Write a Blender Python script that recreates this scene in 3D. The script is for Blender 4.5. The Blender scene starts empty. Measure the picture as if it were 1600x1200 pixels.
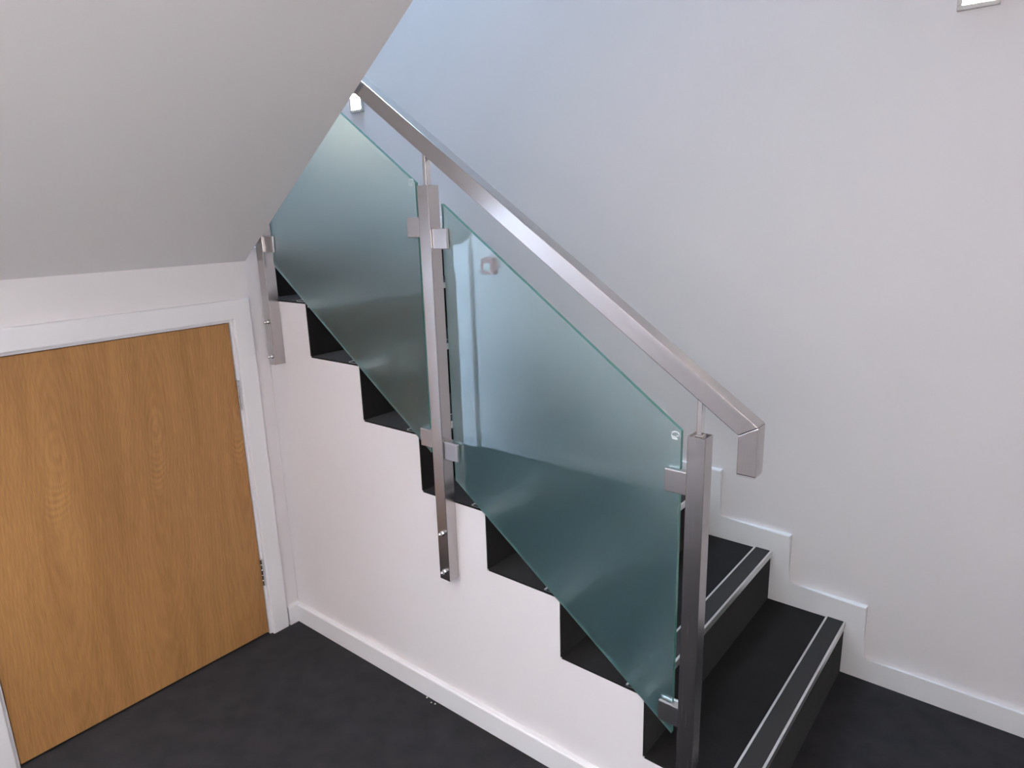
import bpy, bmesh, math
from mathutils import Vector, Matrix

scene = bpy.context.scene
COL = scene.collection

# ------------------------------------------------------------------ camera
CX, CY, CZ = 1.92547, -1.30319, 1.5209
YAW, PIT, ROL, FPX = 0.68495, 0.24637, -0.02979, 1065.54
F = Vector((-math.sin(YAW) * math.cos(PIT), math.cos(YAW) * math.cos(PIT), -math.sin(PIT)))
Rv = F.cross(Vector((0, 0, 1))).normalized()
Uv = Rv.cross(F)
R2 = math.cos(ROL) * Rv + math.sin(ROL) * Uv
U2 = -math.sin(ROL) * Rv + math.cos(ROL) * Uv
cam_d = bpy.data.cameras.new('camera')
cam_d.sensor_width = 36.0
cam_d.lens = 36.0 * FPX / 1600.0
cam_d.clip_start = 0.02
cam = bpy.data.objects.new('camera', cam_d)
COL.objects.link(cam)
M = Matrix.Identity(4)
for i in range(3):
    M[i][0], M[i][1], M[i][2] = R2[i], U2[i], -F[i]
M[0][3], M[1][3], M[2][3] = CX, CY, CZ
cam.matrix_world = M
scene.camera = cam

# ------------------------------------------------------------------ light
SKY_STRENGTH = 21.0
FILL_PANEL_STRENGTH = 16.5
FILL_PANEL_DIM_STRENGTH = 3.1
LAMP_STRENGTH = 75.0
FILL_BAR_STRENGTH = 14.8
FILL_END_STRENGTH = 27.9
scene.view_settings.view_transform = 'Standard'
scene.view_settings.look = 'None'
scene.view_settings.gamma = 1.0
scene.view_settings.use_curve_mapping = False
scene.view_settings.exposure = 1.12

world = bpy.data.worlds.new('world')
scene.world = world
world.use_nodes = True
bg = world.node_tree.nodes['Background']
bg.inputs['Color'].default_value = (0.55, 0.78, 1.0, 1)
bg.inputs['Strength'].default_value = SKY_STRENGTH


def portal(name, loc, rot, sx, sy):
    l = bpy.data.lights.new(name, 'AREA')
    l.shape = 'RECTANGLE'
    l.size, l.size_y = sx, sy
    l.cycles.is_portal = True
    o = bpy.data.objects.new(name, l)
    o.location, o.rotation_euler = loc, rot
    COL.objects.link(o)
    return o


# skylight over the stairwell, glazed corridor end, entrance window (each lets the sky in)
SKYL = (-0.90, 0.20, 0.08, 0.84, 4.4)            # x0 x1 y0 y1 z
WIN_A = (0.0, -2.9, -1.25, 0.05, 2.3)           # y x0 x1 z0 z1  glazed side of the corridor bay
portal('skylight_portal', ((SKYL[0] + SKYL[1]) / 2, (SKYL[2] + SKYL[3]) / 2, SKYL[4]), (0, 0, 0),
       SKYL[1] - SKYL[0], SKYL[3] - SKYL[2])
portal('corridor_window_portal', ((WIN_A[1] + WIN_A[2]) / 2, WIN_A[0], (WIN_A[3] + WIN_A[4]) / 2),
       (-math.pi / 2, 0, 0), WIN_A[2] - WIN_A[1], WIN_A[4] - WIN_A[3])

# ------------------------------------------------------------------ dimensions
G, RZ = 0.25, 0.17864          # going, rise
W = 0.8996                     # front of skirting on the far wall
YB = 0.9176                    # far wall face
XD = -0.251                    # door wall face
SL = 0.71                      # slope of the upper flight's underside
ZS = 1.3873                    # where the underside meets the door wall
CEIL = 2.6
CT = 0.005                     # carpet thickness


# ------------------------------------------------------------------ helpers
def obj(name, bm, mat, parent=None, smooth=False):
    me = bpy.data.meshes.new(name)
    bmesh.ops.recalc_face_normals(bm, faces=bm.faces[:])
    bm.to_mesh(me)
    bm.free()
    if smooth:
        for p in me.polygons:
            p.use_smooth = True
    mats = mat if isinstance(mat, (list, tuple)) else [mat]
    for m in mats:
        me.materials.append(m)
    o = bpy.data.objects.new(name, me)
    COL.objects.link(o)
    if parent is not None:
        o.parent = parent
    return o


def empty(name, loc=(0, 0, 0)):
    o = bpy.data.objects.new(name, None)
    o.empty_display_size = 0.1
    o.location = loc
    COL.objects.link(o)
    return o


def tag(o, label, cat, group=None):
    o['label'] = label
    o['category'] = cat
    if group:
        o['group'] = group
    return o


def struct(o, label=None):
    o['kind'] = 'structure'
    if label:
        o['label'] = label
    return o


def add_box(bm, x0, x1, y0, y1, z0, z1, bevel=0.0, seg=1):
    ret = bmesh.ops.create_cube(bm, size=1.0)
    vs = ret['verts']
    for v in vs:
        v.co = Vector((x0 + (v.co.x + .5) * (x1 - x0), y0 + (v.co.y + .5) * (y1 - y0), z0 + (v.co.z + .5) * (z1 - z0)))
    if bevel > 0:
        es = list({e for v in vs for e in v.link_edges})
        bmesh.ops.bevel(bm, geom=es, offset=bevel, segments=seg, affect='EDGES', profile=0.5)
    return bm


def box(x0, x1, y0, y1, z0, z1, bevel=0.0, seg=1):
    return add_box(bmesh.new(), x0, x1, y0, y1, z0, z1, bevel, seg)


def add_prism(bm, pts, y0, y1):
    """polygon in XZ extruded along Y"""
    a = [bm.verts.new((x, y0, z)) for x, z in pts]
    b = [bm.verts.new((x, y1, z)) for x, z in pts]
    f0 = bm.faces.new(a)
    f1 = bm.faces.new(b[::-1])
    n = len(pts)
    side = []
    for i in range(n):
        side.append(bm.faces.new((a[i], b[i], b[(i + 1) % n], a[(i + 1) % n])))
    return f0, f1, side


def prism(pts, y0, y1, bevel=0.0, seg=1):
    bm = bmesh.new()
    add_prism(bm, pts, y0, y1)
    if bevel > 0:
        bmesh.ops.bevel(bm, geom=bm.edges[:], offset=bevel, segments=seg, affect='EDGES', profile=0.5)
    return bm


def lathe(profile, axis_from, axis_dir, n=20):
    """profile of (radius, distance along axis)"""
    bm = bmesh.new()
    d = Vector(axis_dir).normalized()
    t = Vector((0, 0, 1)) if abs(d.z) < .9 else Vector((1, 0, 0))
    u = d.cross(t).normalized()
    v = d.cross(u)
    o = Vector(axis_from)
    rings = []
    for r, h in profile:
        if r < 1e-6:
            rings.append([bm.verts.new(o + d * h)])
        else:
            rings.append([bm.verts.new(o + d * h + (u * math.cos(2 * math.pi * i / n) + v * math.sin(2 * math.pi * i / n)) * r)
                          for i in range(n)])
    for a, b in zip(rings, rings[1:]):
        for i in range(n):
            j = (i + 1) % n
            if len(a) == 1 and len(b) == 1:
                continue
            if len(a) == 1:
                bm.faces.new((a[0], b[i], b[j]))
            elif len(b) == 1:
                bm.faces.new((a[i], b[0], a[j]))
            else:
                bm.faces.new((a[i], b[i], b[j], a[j]))
    return bm


# ------------------------------------------------------------------ materials
def new_mat(name):
    m = bpy.data.materials.new(name)
    m.use_nodes = True
    nt = m.node_tree
    return m, nt, nt.nodes['Principled BSDF']


def node(nt, typ, **kw):
    n = nt.nodes.new(typ)
    for k, v in kw.items():
        setattr(n, k, v)
    return n


def paint(name, col, rough=0.6, bump=0.02, scale=180.0):
    m, nt, b = new_mat(name)
    b.inputs['Base Color'].default_value = (*col, 1)
    b.inputs['Roughness'].default_value = rough
    b.inputs['Specular IOR Level'].default_value = 0.3
    tc = node(nt, 'ShaderNodeTexCoord')
    no = node(nt, 'ShaderNodeTexNoise')
    no.inputs['Scale'].default_value = scale
    no.inputs['Detail'].default_value = 3
    bp = node(nt, 'ShaderNodeBump')
    bp.inputs['Strength'].default_value = bump
    bp.inputs['Distance'].default_value = 0.002
    nt.links.new(tc.outputs['Object'], no.inputs['Vector'])
    nt.links.new(no.outputs['Fac'], bp.inputs['Height'])
    nt.links.new(bp.outputs['Normal'], b.inputs['Normal'])
    return m


def carpet(name, col):
    m, nt, b = new_mat(name)
    tc = node(nt, 'ShaderNodeTexCoord')
    n1 = node(nt, 'ShaderNodeTexNoise')
    n1.inputs['Scale'].default_value = 420
    n1.inputs['Detail'].default_value = 4
    n2 = node(nt, 'ShaderNodeTexNoise')
    n2.inputs['Scale'].default_value = 14
    n2.inputs['Detail'].default_value = 3
    mx = node(nt, 'ShaderNodeMath', operation='ADD')
    mu = node(nt, 'ShaderNodeMath', operation='MULTIPLY')
    mu.inputs[1].default_value = 0.5
    rp = node(nt, 'ShaderNodeValToRGB')
    rp.color_ramp.elements[0].position = 0.3
    rp.color_ramp.elements[0].color = (col[0] * .55, col[1] * .55, col[2] * .55, 1)
    rp.color_ramp.elements[1].position = 0.72
    rp.color_ramp.elements[1].color = (col[0] * 1.6, col[1] * 1.6, col[2] * 1.6, 1)
    bp = node(nt, 'ShaderNodeBump')
    bp.inputs['Strength'].default_value = 0.5
    bp.inputs['Distance'].default_value = 0.003
    L = nt.links.new
    L(tc.outputs['Object'], n1.inputs['Vector'])
    L(tc.outputs['Object'], n2.inputs['Vector'])
    L(n1.outputs['Fac'], mx.inputs[0])
    L(n2.outputs['Fac'], mx.inputs[1])
    L(mx.outputs[0], mu.inputs[0])
    L(mu.outputs[0], rp.inputs['Fac'])
    L(rp.outputs['Color'], b.inputs['Base Color'])
    L(n1.outputs['Fac'], bp.inputs['Height'])
    L(bp.outputs['Normal'], b.inputs['Normal'])
    b.inputs['Roughness'].default_value = 0.95
    b.inputs['Specular IOR Level'].default_value = 0.15
    b.inputs['Sheen Weight'].default_value = 0.08
    b.inputs['Sheen Roughness'].default_value = 0.5
    return m


def steel(name, col, rough, stretch, strength=0.06, scale=90):
    """brushed metal: fine scratches running along the axis with the small stretch value"""
    m, nt, b = new_mat(name)
    b.inputs['Metallic'].default_value = 1.0
    b.inputs['Base Color'].default_value = (*col, 1)
    tc = node(nt, 'ShaderNodeTexCoord')
    mp = node(nt, 'ShaderNodeMapping')
    mp.inputs['Scale'].default_value = stretch
    no = node(nt, 'ShaderNodeTexNoise')
    no.inputs['Scale'].default_value = scale
    no.inputs['Detail'].default_value = 4
    mr = node(nt, 'ShaderNodeMapRange')
    mr.inputs['To Min'].default_value = rough - 0.025
    mr.inputs['To Max'].default_value = rough + 0.03
    bp = node(nt, 'ShaderNodeBump')
    bp.inputs['Strength'].default_value = strength
    bp.inputs['Distance'].default_value = 0.001
    L = nt.links.new
    L(tc.outputs['Object'], mp.inputs['Vector'])
    L(mp.outputs['Vector'], no.inputs['Vector'])
    L(no.outputs['Fac'], mr.inputs['Value'])
    L(mr.outputs['Result'], b.inputs['Roughness'])
    L(no.outputs['Fac'], bp.inputs['Height'])
    L(bp.outputs['Normal'], b.inputs['Normal'])
    return m


def plain(name, col, rough=0.5, metallic=0.0, spec=0.5):
    m, nt, b = new_mat(name)
    b.inputs['Base Color'].default_value = (*col, 1)
    b.inputs['Roughness'].default_value = rough
    b.inputs['Metallic'].default_value = metallic
    b.inputs['Specular IOR Level'].default_value = spec
    no = node(nt, 'ShaderNodeTexNoise')
    no.inputs['Scale'].default_value = 60
    mr = node(nt, 'ShaderNodeMapRange')
    mr.inputs['To Min'].default_value = max(0.02, rough - .05)
    mr.inputs['To Max'].default_value = min(1, rough + .05)
    nt.links.new(no.outputs['Fac'], mr.inputs['Value'])
    nt.links.new(mr.outputs['Result'], b.inputs['Roughness'])
    return m


def emit(name, col, s):
    m, nt, b = new_mat(name)
    b.inputs['Base Color'].default_value = (.8, .8, .8, 1)
    b.inputs['Emission Color'].default_value = (*col, 1)
    b.inputs['Emission Strength'].default_value = s
    return m


def frosted(name):
    m = bpy.data.materials.new(name)
    m.use_nodes = True
    nt = m.node_tree
    nt.nodes.clear()
    out = node(nt, 'ShaderNodeOutputMaterial')
    rf = node(nt, 'ShaderNodeBsdfRefraction')
    rf.inputs['Color'].default_value = (0.89, 0.95, 0.94, 1)
    rf.inputs['Roughness'].default_value = 0.60
    rf.inputs['IOR'].default_value = 1.25
    df = node(nt, 'ShaderNodeBsdfDiffuse')
    df.inputs['Color'].default_value = (0.24, 0.50, 0.56, 1)
    mx0 = node(nt, 'ShaderNodeMixShader')
    mx0.inputs['Fac'].default_value = 0.09
    gl = node(nt, 'ShaderNodeBsdfGlossy')
    gl.inputs['Roughness'].default_value = 0.0
    gl.inputs['Color'].default_value = (1, 1, 1, 1)
    fr = node(nt, 'ShaderNodeFresnel')
    fr.inputs['IOR'].default_value = 1.8
    geo = node(nt, 'ShaderNodeNewGeometry')
    inv = node(nt, 'ShaderNodeMath', operation='SUBTRACT')
    inv.inputs[0].default_value = 1.0
    frm = node(nt, 'ShaderNodeMath', operation='MULTIPLY')
    mx = node(nt, 'ShaderNodeMixShader')
    L = nt.links.new
    L(rf.outputs[0], mx0.inputs[1])
    L(df.outputs[0], mx0.inputs[2])
    L(geo.outputs['Backfacing'], inv.inputs[1])
    L(fr.outputs[0], frm.inputs[0])
    L(inv.outputs[0], frm.inputs[1])
    L(frm.outputs[0], mx.inputs['Fac'])
    L(mx0.outputs[0], mx.inputs[1])
    L(gl.outputs[0], mx.inputs[2])
    L(mx.outputs[0], out.inputs['Surface'])
    return m


def clear_pane(name):
    m = bpy.data.materials.new(name)
    m.use_nodes = True
    nt = m.node_tree
    nt.nodes.clear()
    out = node(nt, 'ShaderNodeOutputMaterial')
    tr = node(nt, 'ShaderNodeBsdfTransparent')
    gl = node(nt, 'ShaderNodeBsdfGlossy')
    gl.inputs['Roughness'].default_value = 0.02
    fr = node(nt, 'ShaderNodeFresnel')
    mx = node(nt, 'ShaderNodeMixShader')
    L = nt.links.new
    L(fr.outputs[0], mx.inputs['Fac'])
    L(tr.outputs[0], mx.inputs[1])
    L(gl.outputs[0], mx.inputs[2])
    L(mx.outputs[0], out.inputs['Surface'])
    return m


def veneer(name):
    """oak veneer, vertical grain, cathedral figure repeating leaf by leaf"""
    m, nt, b = new_mat(name)
    L = nt.links.new

    def math_(op, a, c=None):
        n = node(nt, 'ShaderNodeMath', operation=op)
        for i, v in enumerate((a, c)):
            if v is None:
                continue
            if isinstance(v, (int, float)):
                n.inputs[i].default_value = v
            else:
                L(v, n.inputs[i])
        return n.outputs[0]
    tc = node(nt, 'ShaderNodeTexCoord')
    sp = node(nt, 'ShaderNodeSeparateXYZ')
    L(tc.outputs['Object'], sp.inputs[0])
    y, z = sp.outputs['Y'], sp.outputs['Z']
    # slow warp of the grain
    mpw = node(nt, 'ShaderNodeMapping')
    mpw.inputs['Scale'].default_value = (1, 5, 1.6)
    L(tc.outputs['Object'], mpw.inputs['Vector'])
    nw = node(nt, 'ShaderNodeTexNoise')
    nw.inputs['Scale'].default_value = 1.6
    nw.inputs['Detail'].default_value = 2
    L(mpw.outputs[0], nw.inputs['Vector'])
    warp = math_('MULTIPLY', math_('SUBTRACT', nw.outputs['Fac'], 0.5), 0.05)
    lean = math_('MULTIPLY', math_('SUBTRACT', z, 0.75), 0.10)
    yy = math_('ADD', math_('SUBTRACT', y, lean), warp)
    # leaf coordinate: centres near y = -0.72, -0.43, -0.15
    u = math_('SUBTRACT', math_('FRACT', math_('DIVIDE', math_('ADD', yy, 0.433 + 0.1435 + 2.87), 0.287)), 0.5)
    u = math_('MULTIPLY', u, 0.287)
    # cathedral: parabolas hanging from the knot
    dz = math_('SUBTRACT', z, 0.86)
    hyp = math_('SQRT', math_('ADD', math_('MULTIPLY', u, u), math_('ADD', math_('MULTIPLY', math_('MULTIPLY', dz, dz), 0.012), 0.00003)))
    ring = math_('ADD', hyp, math_('MULTIPLY', dz, 0.035))
    nf = node(nt, 'ShaderNodeTexNoise')
    nf.inputs['Scale'].default_value = 9
    nf.inputs['Detail'].default_value = 3
    L(mpw.outputs[0], nf.inputs['Vector'])
    ring = math_('ADD', ring, math_('MULTIPLY', math_('SUBTRACT', nf.outputs['Fac'], 0.5), 0.012))
    w = math_('SINE', math_('MULTIPLY', ring, 640.0))
    w2 = math_('SINE', math_('MULTIPLY', ring, 150.0))
    # fine pores
    mpf = node(nt, 'ShaderNodeMapping')
    mpf.inputs['Scale'].default_value = (1, 60, 2.2)
    L(tc.outputs['Object'], mpf.inputs['Vector'])
    npn = node(nt, 'ShaderNodeTexNoise')
    npn.inputs['Scale'].default_value = 8
    npn.inputs['Detail'].default_value = 5
    L(mpf.outputs[0], npn.inputs['Vector'])
    # broad streaks
    mps = node(nt, 'ShaderNodeMapping')
    mps.inputs['Scale'].default_value = (1, 9, 0.5)
    L(tc.outputs['Object'], mps.inputs['Vector'])
    ns = node(nt, 'ShaderNodeTexNoise')
    ns.inputs['Scale'].default_value = 2.2
    ns.inputs['Detail'].default_value = 3
    L(mps.outputs[0], ns.inputs['Vector'])
    v = math_('ADD', math_('MULTIPLY', w, 0.035), math_('MULTIPLY', w2, 0.018))
    v = math_('ADD', v, math_('MULTIPLY', npn.outputs['Fac'], 0.55))
    v = math_('ADD', v, math_('MULTIPLY', ns.outputs['Fac'], 0.45))
    # crisp smile-shaped bands under each knot and an oval swirl at the knot
    uu = math_('MULTIPLY', u, u)
    band = math_('SINE', math_('MULTIPLY', math_('SUBTRACT', math_('ADD', z, math_('MULTIPLY', math_('SUBTRACT', nf.outputs['Fac'], 0.5), 0.012)),
                                                 math_('MULTIPLY', uu, 26.0)), 2 * math.pi / 0.021))
    zb = math_('DIVIDE', math_('SUBTRACT', z, 0.745), 0.055)
    ub = math_('DIVIDE', u, 0.024)
    wb = math_('EXPONENT', math_('MULTIPLY', math_('ADD', math_('MULTIPLY', zb, zb), math_('MULTIPLY', ub, ub)), -1.0))
    v = math_('ADD', v, math_('MULTIPLY', math_('MULTIPLY', band, wb), 0.09))
    zk = math_('DIVIDE', math_('SUBTRACT', z, 0.90), 0.075)
    uk = math_('DIVIDE', u, 0.026)
    rk = math_('ADD', math_('MULTIPLY', zk, zk), math_('MULTIPLY', uk, uk))
    oval = math_('SINE', math_('MULTIPLY', math_('SQRT', rk), 11.0))
    v = math_('ADD', v, math_('MULTIPLY', math_('MULTIPLY', oval, math_('EXPONENT', math_('MULTIPLY', rk, -0.8))), 0.07))
    rp = node(nt, 'ShaderNodeValToRGB')
    e = rp.color_ramp.elements
    e[0].position, e[0].color = 0.28, (0.30, 0.145, 0.049, 1)
    e[1].position, e[1].color = 0.72, (0.52, 0.27, 0.102, 1)
    L(v, rp.inputs['Fac'])
    L(rp.outputs['Color'], b.inputs['Base Color'])
    b.inputs['Roughness'].default_value = 0.42
    b.inputs['Specular IOR Level'].default_value = 0.4
    bp = node(nt, 'ShaderNodeBump')
    bp.inputs['Strength'].default_value = 0.04
    bp.inputs['Distance'].default_value = 0.001
    L(npn.outputs['Fac'], bp.inputs['Height'])
    L(bp.outputs['Normal'], b.inputs['Normal'])
    return m


WALL = paint('wall_paint', (0.79, 0.754, 0.768))
CEILM = paint('ceiling_paint', (0.79, 0.765, 0.77))
GLOSSW = paint('gloss_white_woodwork', (0.82, 0.81, 0.83), rough=0.32, bump=0.01)
CARPET = carpet('charcoal_carpet', (0.021, 0.0195, 0.0225))
STAIRC = carpet('black_stair_carpet', (0.0078, 0.0066, 0.0070))
ST_V = steel('brushed_steel_vertical', (0.53, 0.505, 0.50), 0.26, (40, 40, 0.05), 0.0)
ST_R = steel('brushed_steel_rail', (0.54, 0.515, 0.505), 0.20, (0.05, 40, 0.05), 0.0)
ST_C = steel('satin_steel_clamp', (0.54, 0.515, 0.515), 0.30, (6, 6, 6), 0.03)
ST_B = plain('polished_steel', (0.72, 0.71, 0.70), 0.15, 1.0)
ALU = steel('aluminium_nosing', (0.80, 0.79, 0.78), 0.36, (14, 0.5, 14), 0.03)
INSERT = plain('grey_rubber_insert', (0.030, 0.027, 0.026), 0.75, 0, 0.3)
GLASS = frosted('frosted_green_glass')
GEDGE = plain('glass_edge', (0.10, 0.27, 0.235), 0.15)
MARK = plain('etched_white', (0.95, 0.97, 0.97), 0.7)
OAK = veneer('oak_veneer')
OAKE = plain('oak_lipping', (0.20, 0.10, 0.04), 0.5)
LAMPE = emit('lamp_diffuser', (1.0, 0.90, 0.74), LAMP_STRENGTH)
FILLPANEL = emit('fill_panel_diffuser', (1.0, 0.985, 0.965), FILL_PANEL_STRENGTH)
FILLPANELD = emit('fill_panel_diffuser_dim', (1.0, 0.985, 0.965), FILL_PANEL_DIM_STRENGTH)
FILLBAR = emit('fill_bar_diffuser', (1.0, 0.985, 0.965), FILL_BAR_STRENGTH)
FILLEND = emit('fill_end_diffuser', (1.0, 0.985, 0.965), FILL_END_STRENGTH)
LAMPF = plain('lamp_frame', (0.52, 0.50, 0.48), 0.4, 0.2)
RED = plain('red_plastic', (0.55, 0.03, 0.03), 0.4)
WPL = plain('white_plastic', (0.8, 0.8, 0.8), 0.4)
CLEAR = clear_pane('clear_window_glass')
FLAKE = plain('plaster_flake', (0.7, 0.68, 0.66), 0.8)

# ------------------------------------------------------------------ structure
T = 0.1
XL, XR = -3.0, 4.2            # corridor end, entrance side
YF = -2.0                     # wall behind the camera
YE = -1.02                    # outer side of cupboard and upper flight
XH = -1.1                    # end of half landing
TOP = SKYL[4]

struct(obj('floor', box(XL - T, XR + T, YF - T, YB + T, -0.1, 0.0), CARPET))
# far wall, two storeys
struct(obj('wall_back', box(XH - T, XR + T, YB, YB + T, 0, TOP + T), WALL))
# wall behind the camera
struct(obj('wall_front', box(XL - T, XR + T, YF - T, YF, 0, CEIL), WALL))
struct(obj('trim_1', box(XL, -1.03, YF, YF + 0.03, 0, CEIL), WALL))
# door wall (around the opening) below the half landing
DY0, DY1, DZ1 = -0.9389, -0.1349, 1.1866        # leaf
LIN = 0.012
OY0, OY1, OZ1 = DY0 - 0.003 - LIN, DY1 + 0.003 + LIN, DZ1 + 0.003 + LIN
bm = bmesh.new()
add_box(bm, XD - T, XD, OY1, -0.0005, 0, 8 * RZ)
add_box(bm, XD - T, XD, YE, OY0, 0, 8 * RZ)
add_box(bm, XD - T, XD, OY0, OY1, OZ1, 8 * RZ)
add_box(bm, XD - T, XD, 0.0, YB, 0, 8 * RZ)
struct(obj('wall_left', bm, WALL))
# cupboard side along the corridor, back of the landing
struct(obj('wall_corridor', box(XH, XD - T, YE, YE + T, 0, 8 * RZ - 0.02), WALL))
struct(obj('wall_flight', prism([(XH, 8 * RZ - 0.02), (XD, 8 * RZ - 0.02), (XD, ZS), (XD + (CEIL - ZS) / SL, CEIL), (XH, CEIL)],
                                YE - 0.06, YE), WALL))  # added to stop passage light leaking over the landing to the far wall
struct(obj('wall_landing', box(XH - T, XH, YE, YB, 0, TOP + T), WALL))
struct(obj('floor_landing', box(XH, XD - T, YE, YB - 0.0005, 8 * RZ - 0.02, 8 * RZ + CT), CARPET))
# sloping underside of the upper flight, flattening into the ceiling
xc = XD + (CEIL - ZS) / SL
sp = [(XD, ZS), (xc, CEIL), (xc + 0.45, CEIL), (xc + 0.45, CEIL + 0.3), (xc + 0.06, CEIL + 0.3), (XD, ZS + 0.32)]
struct(obj('ceiling_sloped', prism(sp, YE, -0.048), CEILM))
bm = bmesh.new()
add_box(bm, xc + 0.45, XR, YE, YB, CEIL, CEIL + 0.3)
add_box(bm, XL, XR, YF, YE, CEIL, CEIL + 0.3)
add_box(bm, XL, XH - T, YE, T, CEIL, CEIL + 0.3)
struct(obj('ceiling', bm, CEILM))
# upper storey shell and roof with the skylight opening
struct(obj('wall_light_baffle', box(2.7, XR, -1.0, -0.9, 0, CEIL), WALL))  # unseen partition, added to keep passage light off the far wall
struct(obj('wall_right', box(XR, XR + T, YF, YB, 0, TOP), WALL))
struct(obj('wall_corridor_end', box(XL - T, XL, YF, 0.1, 0, CEIL), WALL))
bm = bmesh.new()
add_box(bm, XL, XH - T, 0, T, WIN_A[4], CEIL)
add_box(bm, XL, XH - T, 0, T, 0, WIN_A[3])
add_box(bm, XL, WIN_A[1], 0, T, WIN_A[3], WIN_A[4])
add_box(bm, WIN_A[2], XH - T, 0, T, WIN_A[3], WIN_A[4])
struct(obj('wall_corridor_side', bm, WALL))
struct(obj('wall_upper', box(XH, XR, YE - T, YE, CEIL + 0.3, TOP), WALL))
bm = bmesh.new()
add_box(bm, XH, SKYL[0], YE - T, YB, TOP, TOP + T)
add_box(bm, SKYL[1], XR, YE - T, YB, TOP, TOP + T)
add_box(bm, SKYL[0], SKYL[1], YE - T, SKYL[2], TOP, TOP + T)
add_box(bm, SKYL[0], SKYL[1], SKYL[3], YB, TOP, TOP + T)
struct(obj('ceiling_upper', bm, CEILM))


# ---- windows
def frame_bm(axis, x, a0, a1, z0, z1, mull):
    bm = bmesh.new()
    w = 0.05

    def put(a, b, c, d):
        if axis == 'x':
            add_box(bm, x - .03, x + .03, a, b, c, d)
        elif axis == 'y':
            add_box(bm, a, b, x - .03, x + .03, c, d)
        else:
            add_box(bm, a, b, c, d, x - .03, x + .03)
    put(a0, a1, z0, z0 + w)
    put(a0, a1, z1 - w, z1)
    put(a0, a0 + w, z0 + w, z1 - w)
    put(a1 - w, a1, z0 + w, z1 - w)
    for m_ in mull:
        put(m_ - w / 2, m_ + w / 2, z0 + w, z1 - w)
    return bm


def window(name, axis, x, a0, a1, z0, z1, mull):
    e = empty(name)
    struct(e)
    obj('window_frame', frame_bm(axis, x, a0, a1, z0, z1, mull), GLOSSW, e)
    ed = [a0] + list(mull) + [a1]
    for i in range(len(ed) - 1):
        lo, hi = ed[i] + .026 + (.025 if i == 0 else 0), ed[i + 1] - .026 - (.025 if i == len(ed) - 2 else 0)
        if axis == 'x':
            b = box(x - .003, x + .003, lo, hi, z0 + .05, z1 - .05)
        elif axis == 'y':
            b = box(lo, hi, x - .003, x + .003, z0 + .05, z1 - .05)
        else:
            b = box(lo, hi, z0 + .05, z1 - .05, x - .003, x + .003)
        obj('pane', b, CLEAR, e)
    return e


window('window_1', 'y', .05, WIN_A[1], WIN_A[2], WIN_A[3], WIN_A[4], [-2.2])
window('window_2', 'z', TOP + .05, SKYL[0], SKYL[1], SKYL[2], SKYL[3], [-0.3])


# ---- skirting
def skirting(name, b):
    return struct(obj(name, b, GLOSSW))


SK = 0.074
bm = box(XD + 0.018, 6 * G, -0.018, -0.0003, 0.0, SK)
es = [e for e in bm.edges if all(v.co.z > SK - 1e-5 and v.co.y < -.01 for v in e.verts)]
bmesh.ops.bevel(bm, geom=es, offset=0.006, segments=3, affect='EDGES', profile=0.5)
skirting('baseboard_stair', bm)
bm = box(XD, XD + 0.018, -0.0535, -0.0003, 0.0, SK)
es = [e for e in bm.edges if all(v.co.z > SK - 1e-5 and v.co.x > XD + .01 for v in e.verts)]
bmesh.ops.bevel(bm, geom=es, offset=0.006, segments=3, affect='EDGES', profile=0.5)
skirting('baseboard_left', bm)
bm = box(-1.03, XR, YF, YF + 0.018, 0.0, SK)
es = [e for e in bm.edges if all(v.co.z > SK - 1e-5 and v.co.y > YF + .01 for v in e.verts)]
bmesh.ops.bevel(bm, geom=es, offset=0.013, segments=2, affect='EDGES')
add_box(bm, XL, -1.012, YF + .03, YF + .048, 0, SK)
skirting('baseboard_front', bm)
# stepped skirting up the far wall
low, up = [], []
HT, HX = 0.082, 0.065
for k in range(0, 7):
    z = (7 - k) * RZ
    low += [((k - 1) * G, z), (k * G, z)]
    up += [((k - 1) * G + HX, z + HT), (k * G + HX, z + HT)]
low += [(6 * G, 0), (XR, 0)]
up += [(6 * G + HX, SK - .004), (XR, SK - .004)]
low = [(-G, 8 * RZ)] + low
up = [(-G - 0.2, 8 * RZ + HT + .005), (-G + HX, 8 * RZ + HT)] + up
low = [(-G - 0.2, 8 * RZ)] + low
poly = low + up[::-1]
bm = bmesh.new()
f0, f1, side = add_prism(bm, poly, W, YB - 0.0003)
bm.verts.ensure_lookup_table()
ups = {(round(a, 5), round(b, 5)) for a, b in up}
es = [e for e in bm.edges if all(abs(v.co.y - W) < 1e-5 and (round(v.co.x, 5), round(v.co.z, 5)) in ups for v in e.verts)]
bmesh.ops.bevel(bm, geom=es, offset=0.007, segments=3, affect='EDGES', profile=0.5)
bmesh.ops.triangulate(bm, faces=[f for f in bm.faces if len(f.verts) > 4])
skirting('baseboard_back', bm)

# ---- cupboard door
door = struct(empty('door_1', (XD, (DY0 + DY1) / 2, 0)),)


def dobj(name, b, mat, parent=None, smooth=False):
    o = obj(name, b, mat, None, smooth)
    p = parent or door
    o.parent = p
    q = p
    off = Vector((0, 0, 0))
    while q is not None:
        off += q.location
        q = q.parent
    o.data.transform(Matrix.Translation(-off))
    return o


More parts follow.
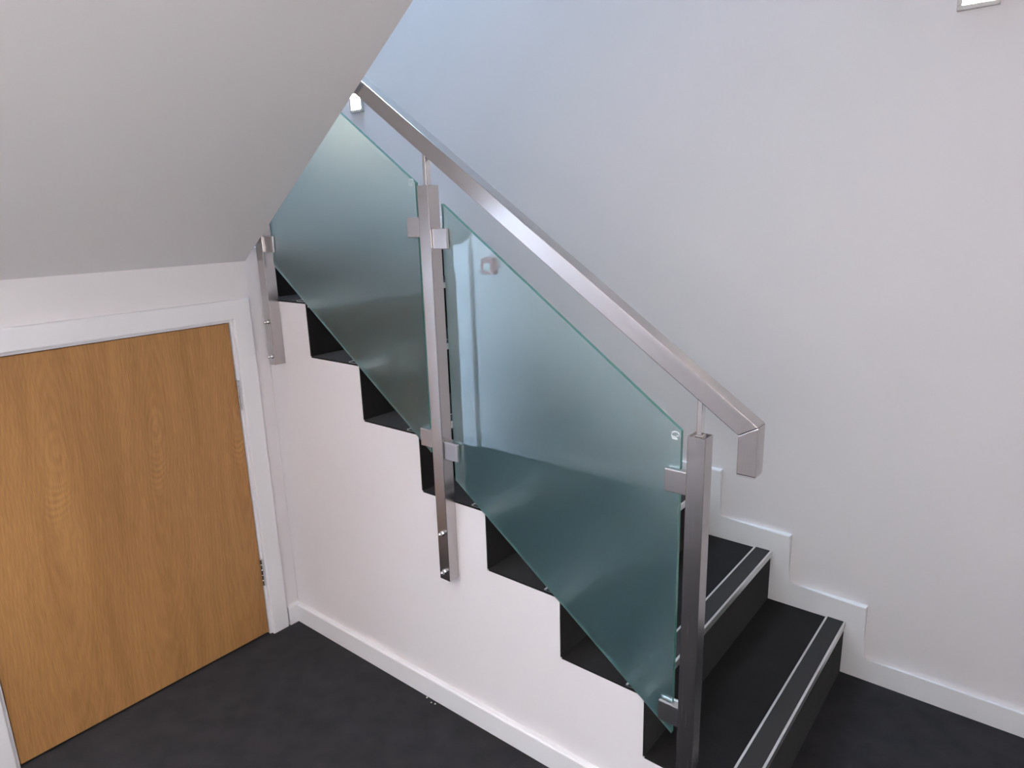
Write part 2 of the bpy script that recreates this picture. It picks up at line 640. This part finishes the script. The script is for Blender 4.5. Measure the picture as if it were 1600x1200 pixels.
XLF = XD - 0.003                                  # leaf face
leaf = obj('door_leaf', box(XLF - 0.04, XLF, DY0, DY1, 0.008, DZ1, 0.0008), OAK)
leaf.parent = door
leaf.matrix_parent_inverse = Matrix.Translation(-door.location)
bm = bmesh.new()
XA = XD + 0.002
add_box(bm, XD - T, XA, DY1 + 0.003, OY1, 0, OZ1)
add_box(bm, XD - T, XA, OY0, DY0 - 0.003, 0, OZ1)
add_box(bm, XD - T, XA, DY0 - 0.003, DY1 + 0.003, DZ1 + 0.003, OZ1)
add_box(bm, XD - T, XLF - 0.042, DY0 - 0.003, DY0 + .012, 0, OZ1 - LIN)
add_box(bm, XD - T, XLF - 0.042, DY1 - .012, DY1 + 0.003, 0, OZ1 - LIN)
add_box(bm, XD - T, XLF - 0.042, DY0 + .012, DY1 - .012, DZ1 - .012, OZ1 - LIN)
dobj('door_lining', bm, GLOSSW)
AW = 0.066
AT = 0.016
AI0, AI1, AIZ = OY0 + .004, OY1 - .004, OZ1 - .004   # inner edge of architrave


def arch(pts):
    """polygon in YZ extruded along X, front edges eased"""
    bm = bmesh.new()
    a = [bm.verts.new((XD + .0002, y, z)) for y, z in pts]
    c = [bm.verts.new((XD + AT, y, z)) for y, z in pts]
    bm.faces.new(a[::-1])
    ff = bm.faces.new(c)
    n = len(pts)
    for i in range(n):
        bm.faces.new((a[i], a[(i + 1) % n], c[(i + 1) % n], c[i]))
    es = [ff.edges[0], ff.edges[2]]
    bmesh.ops.bevel(bm, geom=es, offset=0.005, segments=3, affect='EDGES', profile=0.5)
    return bm


dobj('architrave', arch([(AI1, 0), (AI1, AIZ), (AI1 + AW, AIZ + AW), (AI1 + AW, 0)][::-1]), GLOSSW)
dobj('architrave', arch([(AI0, AIZ), (AI0, 0), (AI0 - AW, 0), (AI0 - AW, AIZ + AW)][::-1]), GLOSSW)
dobj('architrave', arch([(AI1, AIZ), (AI0, AIZ), (AI0 - AW, AIZ + AW), (AI1 + AW, AIZ + AW)][::-1]), GLOSSW)
for zc in (0.937, 0.260):
    h = dobj('hinge', box(XLF - 0.02, XD + 0.0035, DY1 + 0.0002, DY1 + 0.009, zc - .052, zc + .052, .0006), ST_B)
    prof = [(0, -.0525), (.0052, -.0525)]
    for i in range(5):
        a, b2 = -.0525 + i * .021, -.0525 + (i + 1) * .021
        prof += [(.0058, a + .0012), (.0058, b2 - .0012), (.0048, b2)]
    prof += [(0, .0525)]
    dobj('hinge_knuckle', lathe(prof, (XD + 0.0048, DY1 + 0.0018, zc), (0, 0, 1), 14), ST_B, h)

# ------------------------------------------------------------------ staircase covering
stairs = tag(empty('staircase', (3 * G, 0.45, 0)), 'black carpeted stair flight with silver edged nosings rising to the half landing', 'staircase')


def sobj(name, b, mat, parent=None):
    o = obj(name, b, mat)
    p = parent or stairs
    o.parent = p
    o.matrix_parent_inverse = Matrix.Translation(-stairs.location)
    return o


# solid stepped side of the lower flight
pts = [(-G, 0.0002), (6 * G, 0.0002)]
for k in range(6, -1, -1):
    pts += [(k * G, (7 - k) * RZ), ((k - 1) * G, (7 - k) * RZ)]
# pts end at x=-G, z=7r
clean = []
for p in pts:
    if not clean or (abs(p[0] - clean[-1][0]) > 1e-6 or abs(p[1] - clean[-1][1]) > 1e-6):
        clean.append(p)
sobj('plastered_side', prism(clean, 0.0, W - 0.0004), WALL)
Y0S, Y1S = 0.0, W - 0.0006
NW, ND = 0.058, 0.017          # nosing depth on tread and drop on riser
for k in range(0, 7):
    z = (7 - k) * RZ
    x1 = k * G
    x0 = x1 - G
    # carpet: tread sheet and the riser sheet below it, one bent strip
    pl = [(x0 + CT, z), (x1, z), (x1, z - RZ + CT), (x1 + CT, z - RZ + CT), (x1 + CT, z + CT), (x0 + CT, z + CT)]
    if k == 6:
        pl[2] = (x1, 0.0003)
        pl[3] = (x1 + CT, 0.0003)
    sobj('carpeted_step', prism(pl, Y0S, Y1S), STAIRC)
    # aluminium nosing
    zt, xf = z + CT, x1 + CT
    a = 0.0035
    prof = [(xf - NW, zt), (xf - NW, zt + a), (xf - NW + .006, zt + a), (xf - NW + .006, zt + .0012),
            (xf - .003, zt + .0012), (xf - .003, zt + a), (xf + .0035, zt + a),
            (xf + .0035, zt - ND), (xf, zt - ND), (xf, zt)]
    nz = sobj('nosing', prism(prof, 0.004, Y1S), ALU)
    ins = obj('rubber_insert', prism([(xf - NW + .0062, zt + .0014), (xf - NW + .0062, zt + .0038), (xf - .0032, zt + .0038), (xf - .0032, zt + .0014)], 0.004, Y1S), INSERT)
    ins.parent = nz
# riser up to the landing
pl = [(-G, 7 * RZ + CT), (-G, 8 * RZ + CT), (-G + CT, 8 * RZ + CT), (-G + CT, 7 * RZ + CT)]
sobj('carpeted_step', prism(pl, Y0S, Y1S), STAIRC)
zt, xf = 8 * RZ + CT, -G + CT
prof = [(xf - NW, zt), (xf - NW, zt + .0035), (xf + .0035, zt + .0035), (xf + .0035, zt - ND), (xf, zt - ND), (xf, zt)]
sobj('nosing', prism(prof, 0.004, Y1S), ALU)

# ------------------------------------------------------------------ balustrade
PS = 0.0395
PY0, PY1 = -0.0405, -0.001
GY0, GY1 = -0.0255, -0.0150


def rail_bottom(x):
    return 1.833 - 0.700 * (x - 0.3914)


def clamp_bm(x_post, side, zc, reach=0.052, h=0.052):
    """U shaped clamp gripping the glass edge, side=+1 towards +X"""
    bm = bmesh.new()
    def bx(a, b, y0, y1, bev):
        lo, hi = sorted((x_post + side * a, x_post + side * b))
        add_box(bm, lo, hi, y0, y1, zc - h / 2, zc + h / 2, bev, 2)
    bx(0.0003, reach, -0.0345, GY0 - 0.0008, 0.0018)
    bx(0.0003, reach, GY1 + 0.0008, -0.006, 0.0018)
    bx(0.0003, 0.024, GY0 - 0.0020, GY1 + 0.0020, 0.0005)
    return bm


def post(xc, zb, zt, bolts, clamps, label):
    base = Vector((xc, (PY0 + PY1) / 2, zb))
    p = tag(empty('balustrade_post', base), label, 'post', 'balustrade posts')
    inv = Matrix.Translation(-base)

    def part(name, b, mat, smooth=False, parent=None):
        o = obj(name, b, mat, None, smooth)
        o.data.transform(inv)
        o.parent = parent or p
        return o
    bm = box(xc - PS / 2, xc + PS / 2, PY0, PY1, zb, zt)
    top = [f for f in bm.faces if f.normal.z > .9 or all(v.co.z > zt - 1e-6 for v in f.verts)]
    r = bmesh.ops.inset_region(bm, faces=top, thickness=0.0028)
    ext = bmesh.ops.extrude_face_region(bm, geom=top)
    vs = [v for v in ext['geom'] if isinstance(v, bmesh.types.BMVert)]
    bmesh.ops.delete(bm, geom=top, context='FACES')
    for v in vs:
        v.co.z -= 0.006
    es = [e for e in bm.edges if abs(e.verts[0].co.z - e.verts[1].co.z) > 0.1]
    bmesh.ops.bevel(bm, geom=es, offset=0.0014, segments=2, affect='EDGES', profile=0.5)
    part('tube', bm, ST_V)
    # flat bar carrying the handrail
    cy = (PY0 + PY1) / 2
    bm = bmesh.new()
    zr = rail_bottom(xc) + 0.0045
    add_box(bm, xc - .0055, xc + .0055, cy - .009, cy + .009, zt - 0.006, zr, 0.0015, 2)
    part('handrail_stem', bm, ST_B)
    bm = bmesh.new()
    add_box(bm, xc - .008, xc + .008, cy - .011, cy + .011, zt - 0.0058, zt + 0.0015, 0.0008, 1)
    part('stem_collar', bm, ST_C)
    for zb_ in bolts:
        prof = [(0, 0.0), (.0085, 0.0), (.0085, .002), (.0062, .0022), (.0062, .0095), (.0056, .012), (.0040, .014), (.002, .0152), (0, .0155)]
        part('bolt', lathe(prof, (xc, PY0 + .0001, zb_), (0, -1, 0), 16), ST_B, True)
    for side, zc in clamps:
        part('glass_clamp', clamp_bm(xc + side * PS / 2, side, zc), ST_C)
    return p


P1, P2, P3 = -0.169, 0.618, 1.377
post(P1, 1.037, rail_bottom(P1) - 0.08, (1.184, 1.064), ((1, 1.443), (1, 2.03)),
     'steel balustrade post beside the cupboard door corner, running up past the sloping ceiling')
post(P2, 0.480, 1.594, (0.6284, 0.5058), ((1, 1.461), (1, 0.884), (-1, 1.490), (-1, 0.908)),
     'steel balustrade post between the two frosted glass panels')
post(P3, 0.080, 1.062, (0.2, 0.13), ((-1, 0.953), (-1, 0.372)),
     'steel balustrade post at the foot of the stairs')


def ring_path(bm, pts, y, w, d):
    """thin flat stroke along XZ points, thickness d in Y"""
    for (x0, z0), (x1, z1) in zip(pts, pts[1:]):
        dv = Vector((x1 - x0, 0, z1 - z0))
        n = Vector((-dv.z, 0, dv.x)).normalized() * w / 2
        v = []
        for yy in (y, y - d):
            v += [bm.verts.new((x0 + n.x, yy, z0 + n.z)), bm.verts.new((x0 - n.x, yy, z0 - n.z)),
                  bm.verts.new((x1 - n.x, yy, z1 - n.z)), bm.verts.new((x1 + n.x, yy, z1 + n.z))]
        bm.faces.new(v[0:4])
        bm.faces.new(v[4:8][::-1])
        for i in range(4):
            j = (i + 1) % 4
            bm.faces.new((v[i], v[j], v[4 + j], v[4 + i]))


def panel(pts, label, mark):
    cx = sum(p[0] for p in pts) / len(pts)
    zb = min(p[1] for p in pts)
    base = Vector((cx, (GY0 + GY1) / 2, zb))
    e = tag(empty('glass_panel', base), label, 'glass panel', 'frosted balustrade panels')
    bm = bmesh.new()
    f0, f1, side = add_prism(bm, pts, GY0, GY1)
    for f in side:
        f.material_index = 1
    bm.normal_update()
    o = obj('frosted_pane', bm, [GLASS, GEDGE])
    o.data.transform(Matrix.Translation(-base))
    o.parent = e
    mx_, mz_ = mark
    bm = bmesh.new()
    s = 0.0085
    arc = [(mx_ + s * math.cos(t), mz_ + 0.0045 + s * .62 * math.sin(t)) for t in [math.radians(a) for a in range(170, -100, -30)]]
    ring_path(bm, arc, GY0 - .0001, 0.0020, 0.0003)
    ring_path(bm, [(mx_ - s, mz_ + .002), (mx_ - s * .8, mz_ - .006), (mx_ + s * .5, mz_ - .0075), (mx_ + s * .3, mz_ - .004), (mx_ - s * .6, mz_ - .0015)], GY0 - .0001, 0.0016, 0.0003)
    mk = obj('etched_mark', bm, MARK)
    mk.data.transform(Matrix.Translation(-base))
    mk.parent = e
    return e


panel([(0.668, 1.5479), (0.668, 0.7999), (1.3365, 0.3140), (1.3365, 1.0655)],
      'frosted green glass balustrade panel between the middle post and the foot post', (1.3235, 1.0525))
panel([(-0.1150, 2.0900), (-0.1150, 1.3720), (0.577, 0.8625), (0.577, 1.6028)],
      'frosted green glass balustrade panel running up behind the sloping ceiling', (0.563, 1.603))

# handrail
HY0, HY1 = -0.0405, -0.0005
VT = 0.0495
xa, xi, xo = -0.22, 1.4629, 1.5015
hr = tag(empty('handrail', (0.7, -0.02, rail_bottom(0.7))), 'square brushed steel handrail sloping over the glass panels with a turned down end', 'handrail')
hinv = Matrix.Translation(-hr.location)


def hobj(name, b, mat):
    o = obj(name, b, mat)
    o.data.transform(hinv)
    o.parent = hr
    return o


bt = lambda x: rail_bottom(x)
zmi, zmo = bt(xi), bt(xo) + VT
hobj('rail_tube', prism([(xa, bt(xa)), (xi, zmi), (xo, zmo), (xa, bt(xa) + VT)], HY0, HY1, 0.0016, 2), ST_R)
hobj('return_tube', prism([(xi, zmi - .0002), (xi, 1.003), (xo, 1.003), (xo, zmo - .0002)], HY0, HY1, 0.0016, 2), ST_V)
hobj('end_cap', box(xi + .0008, xo - .0008, HY0 + .0008, HY1 - .0008, 0.9995, 1.0028, .0004), ST_B)


# ------------------------------------------------------------------ wall lamps, added fill panels and bars
def wall_lamp(xc, zc, label, s=0.091):
    e = tag(empty('wall_lamp', (xc, YB, zc)), label, 'wall lamp', 'square wall lamps')
    inv = Matrix.Translation(-Vector((xc, YB, zc)))
    bm = bmesh.new()
    h, w = s / 2, 0.0115
    y0, y1 = YB - 0.014, YB - 0.0003
    add_box(bm, xc - h, xc + h, y0, y1, zc - h, zc - h + w, .001)
    add_box(bm, xc - h, xc + h, y0, y1, zc + h - w, zc + h, .001)
    add_box(bm, xc - h, xc - h + w, y0, y1, zc - h + w, zc + h - w, .001)
    add_box(bm, xc + h - w, xc + h, y0, y1, zc - h + w, zc + h - w, .001)
    o = obj('lamp_frame', bm, LAMPF)
    o.data.transform(inv)
    o.parent = e
    o = obj('diffuser', box(xc - h + w, xc + h - w, y0 + .001, y1, zc - h + w, zc + h - w), LAMPE)
    o.data.transform(inv)
    o.parent = e


wall_lamp(1.6625, 2.030, 'small square lit wall lamp on the far wall above the foot of the stairs')
wall_lamp(-0.771, 2.043, 'small square lit wall lamp beside the top of the handrail')


def fill_panel(xc, yc, label, mat, sx=0.6, sy=0.6):  # unseen ceiling panel, added to brighten the stair side and door wall
    e = tag(empty('fill_ceiling_panel', (xc, yc, CEIL)), label, 'fill light', 'added ceiling fill panels')
    inv = Matrix.Translation(-Vector((xc, yc, CEIL)))
    bm = bmesh.new()
    a, b, w = sx / 2, sy / 2, 0.02
    z0, z1 = CEIL - 0.02, CEIL - 0.0003
    add_box(bm, xc - a, xc + a, yc - b, yc - b + w, z0, z1)
    add_box(bm, xc - a, xc + a, yc + b - w, yc + b, z0, z1)
    add_box(bm, xc - a, xc - a + w, yc - b + w, yc + b - w, z0, z1)
    add_box(bm, xc + a - w, xc + a, yc - b + w, yc + b - w, z0, z1)
    o = obj('light_frame', bm, WPL)
    o.data.transform(inv)
    o.parent = e
    o = obj('diffuser', box(xc - a + w, xc + a - w, yc - b + w, yc + b - w, z0 + .004, z1), mat)
    o.data.transform(inv)
    o.parent = e


fill_panel(1.4, -1.62, 'unseen square ceiling panel added as fill light in front of the stairs', FILLPANELD)
fill_panel(0.35, -1.55, 'unseen square ceiling panel added as fill light over the passage beside the stairs', FILLPANEL)


def fill_bar(c, axis, length, label, mat, h=0.14, d=0.06):  # unseen bars added to brighten the sloping ceiling, door and stair side
    """long opal fill bar, added out of view; axis is the wall normal"""
    e = tag(empty('fill_light_bar', c), label, 'wall light', 'added opal fill bars')
    if axis == 'y':
        b0 = box(-length / 2, length / 2, 0.0003, d * .4, -h / 2, h / 2, .004)
        b1 = box(-length / 2 + .01, length / 2 - .01, d * .4 + .0003, d, -h / 2 + .01, h / 2 - .01, .008, 2)
    else:
        b0 = box(-d * .4, -0.0003, -length / 2, length / 2, -h / 2, h / 2, .004)
        b1 = box(-d, -d * .4 - .0003, -length / 2 + .01, length / 2 - .01, -h / 2 + .01, h / 2 - .01, .008, 2)
    obj('back_plate', b0, WPL, e)
    obj('diffuser', b1, mat, e)


fill_bar((2.15, YF, 1.45), 'y', 1.2, 'unseen long opal bar added as fill light on the wall facing the stairs', FILLBAR)
fill_bar((XR, -1.5, 1.7), 'x', 0.8, 'unseen long opal bar added as fill light on the end wall of the passage', FILLEND)

# call point on the wall behind, mirrored in the glass
e = tag(empty('fire_call_point', (-0.866, YF, 1.205)), 'small red and white fire call point mirrored in the frosted glass', 'call point')
inv = Matrix.Translation(-Vector((-0.866, YF, 1.205)))
for nm, b, m_ in (('case', box(-0.913, -0.819, YF + .0003, YF + .045, 1.155, 1.255, .004, 2), RED),
                  ('front_plate', box(-0.893, -0.839, YF + .0452, YF + .048, 1.172, 1.222, .001), WPL)):
    o = obj(nm, b, m_)
    o.data.transform(inv)
    o.parent = e

# crumbs of plaster on the carpet by the skirting
for i, (x, y, s) in enumerate(((0.484, -0.0235, .0035), (0.5266, -0.0285, .003), (0.512, -0.031, .0025))):
    bm = bmesh.new()
    bmesh.ops.create_icosphere(bm, subdivisions=1, radius=s)
    for v in bm.verts:
        v.co.z = max(v.co.z * .5, -s * .3) + s * .3
        v.co.x *= 1.0 + .3 * math.sin(v.co.y * 900 + i)
    o = obj('plaster_crumb', bm, FLAKE)
    o.location = (x, y, 0.0)
    tag(o, 'tiny white plaster crumb on the carpet by the stair skirting', 'debris', 'plaster crumbs')
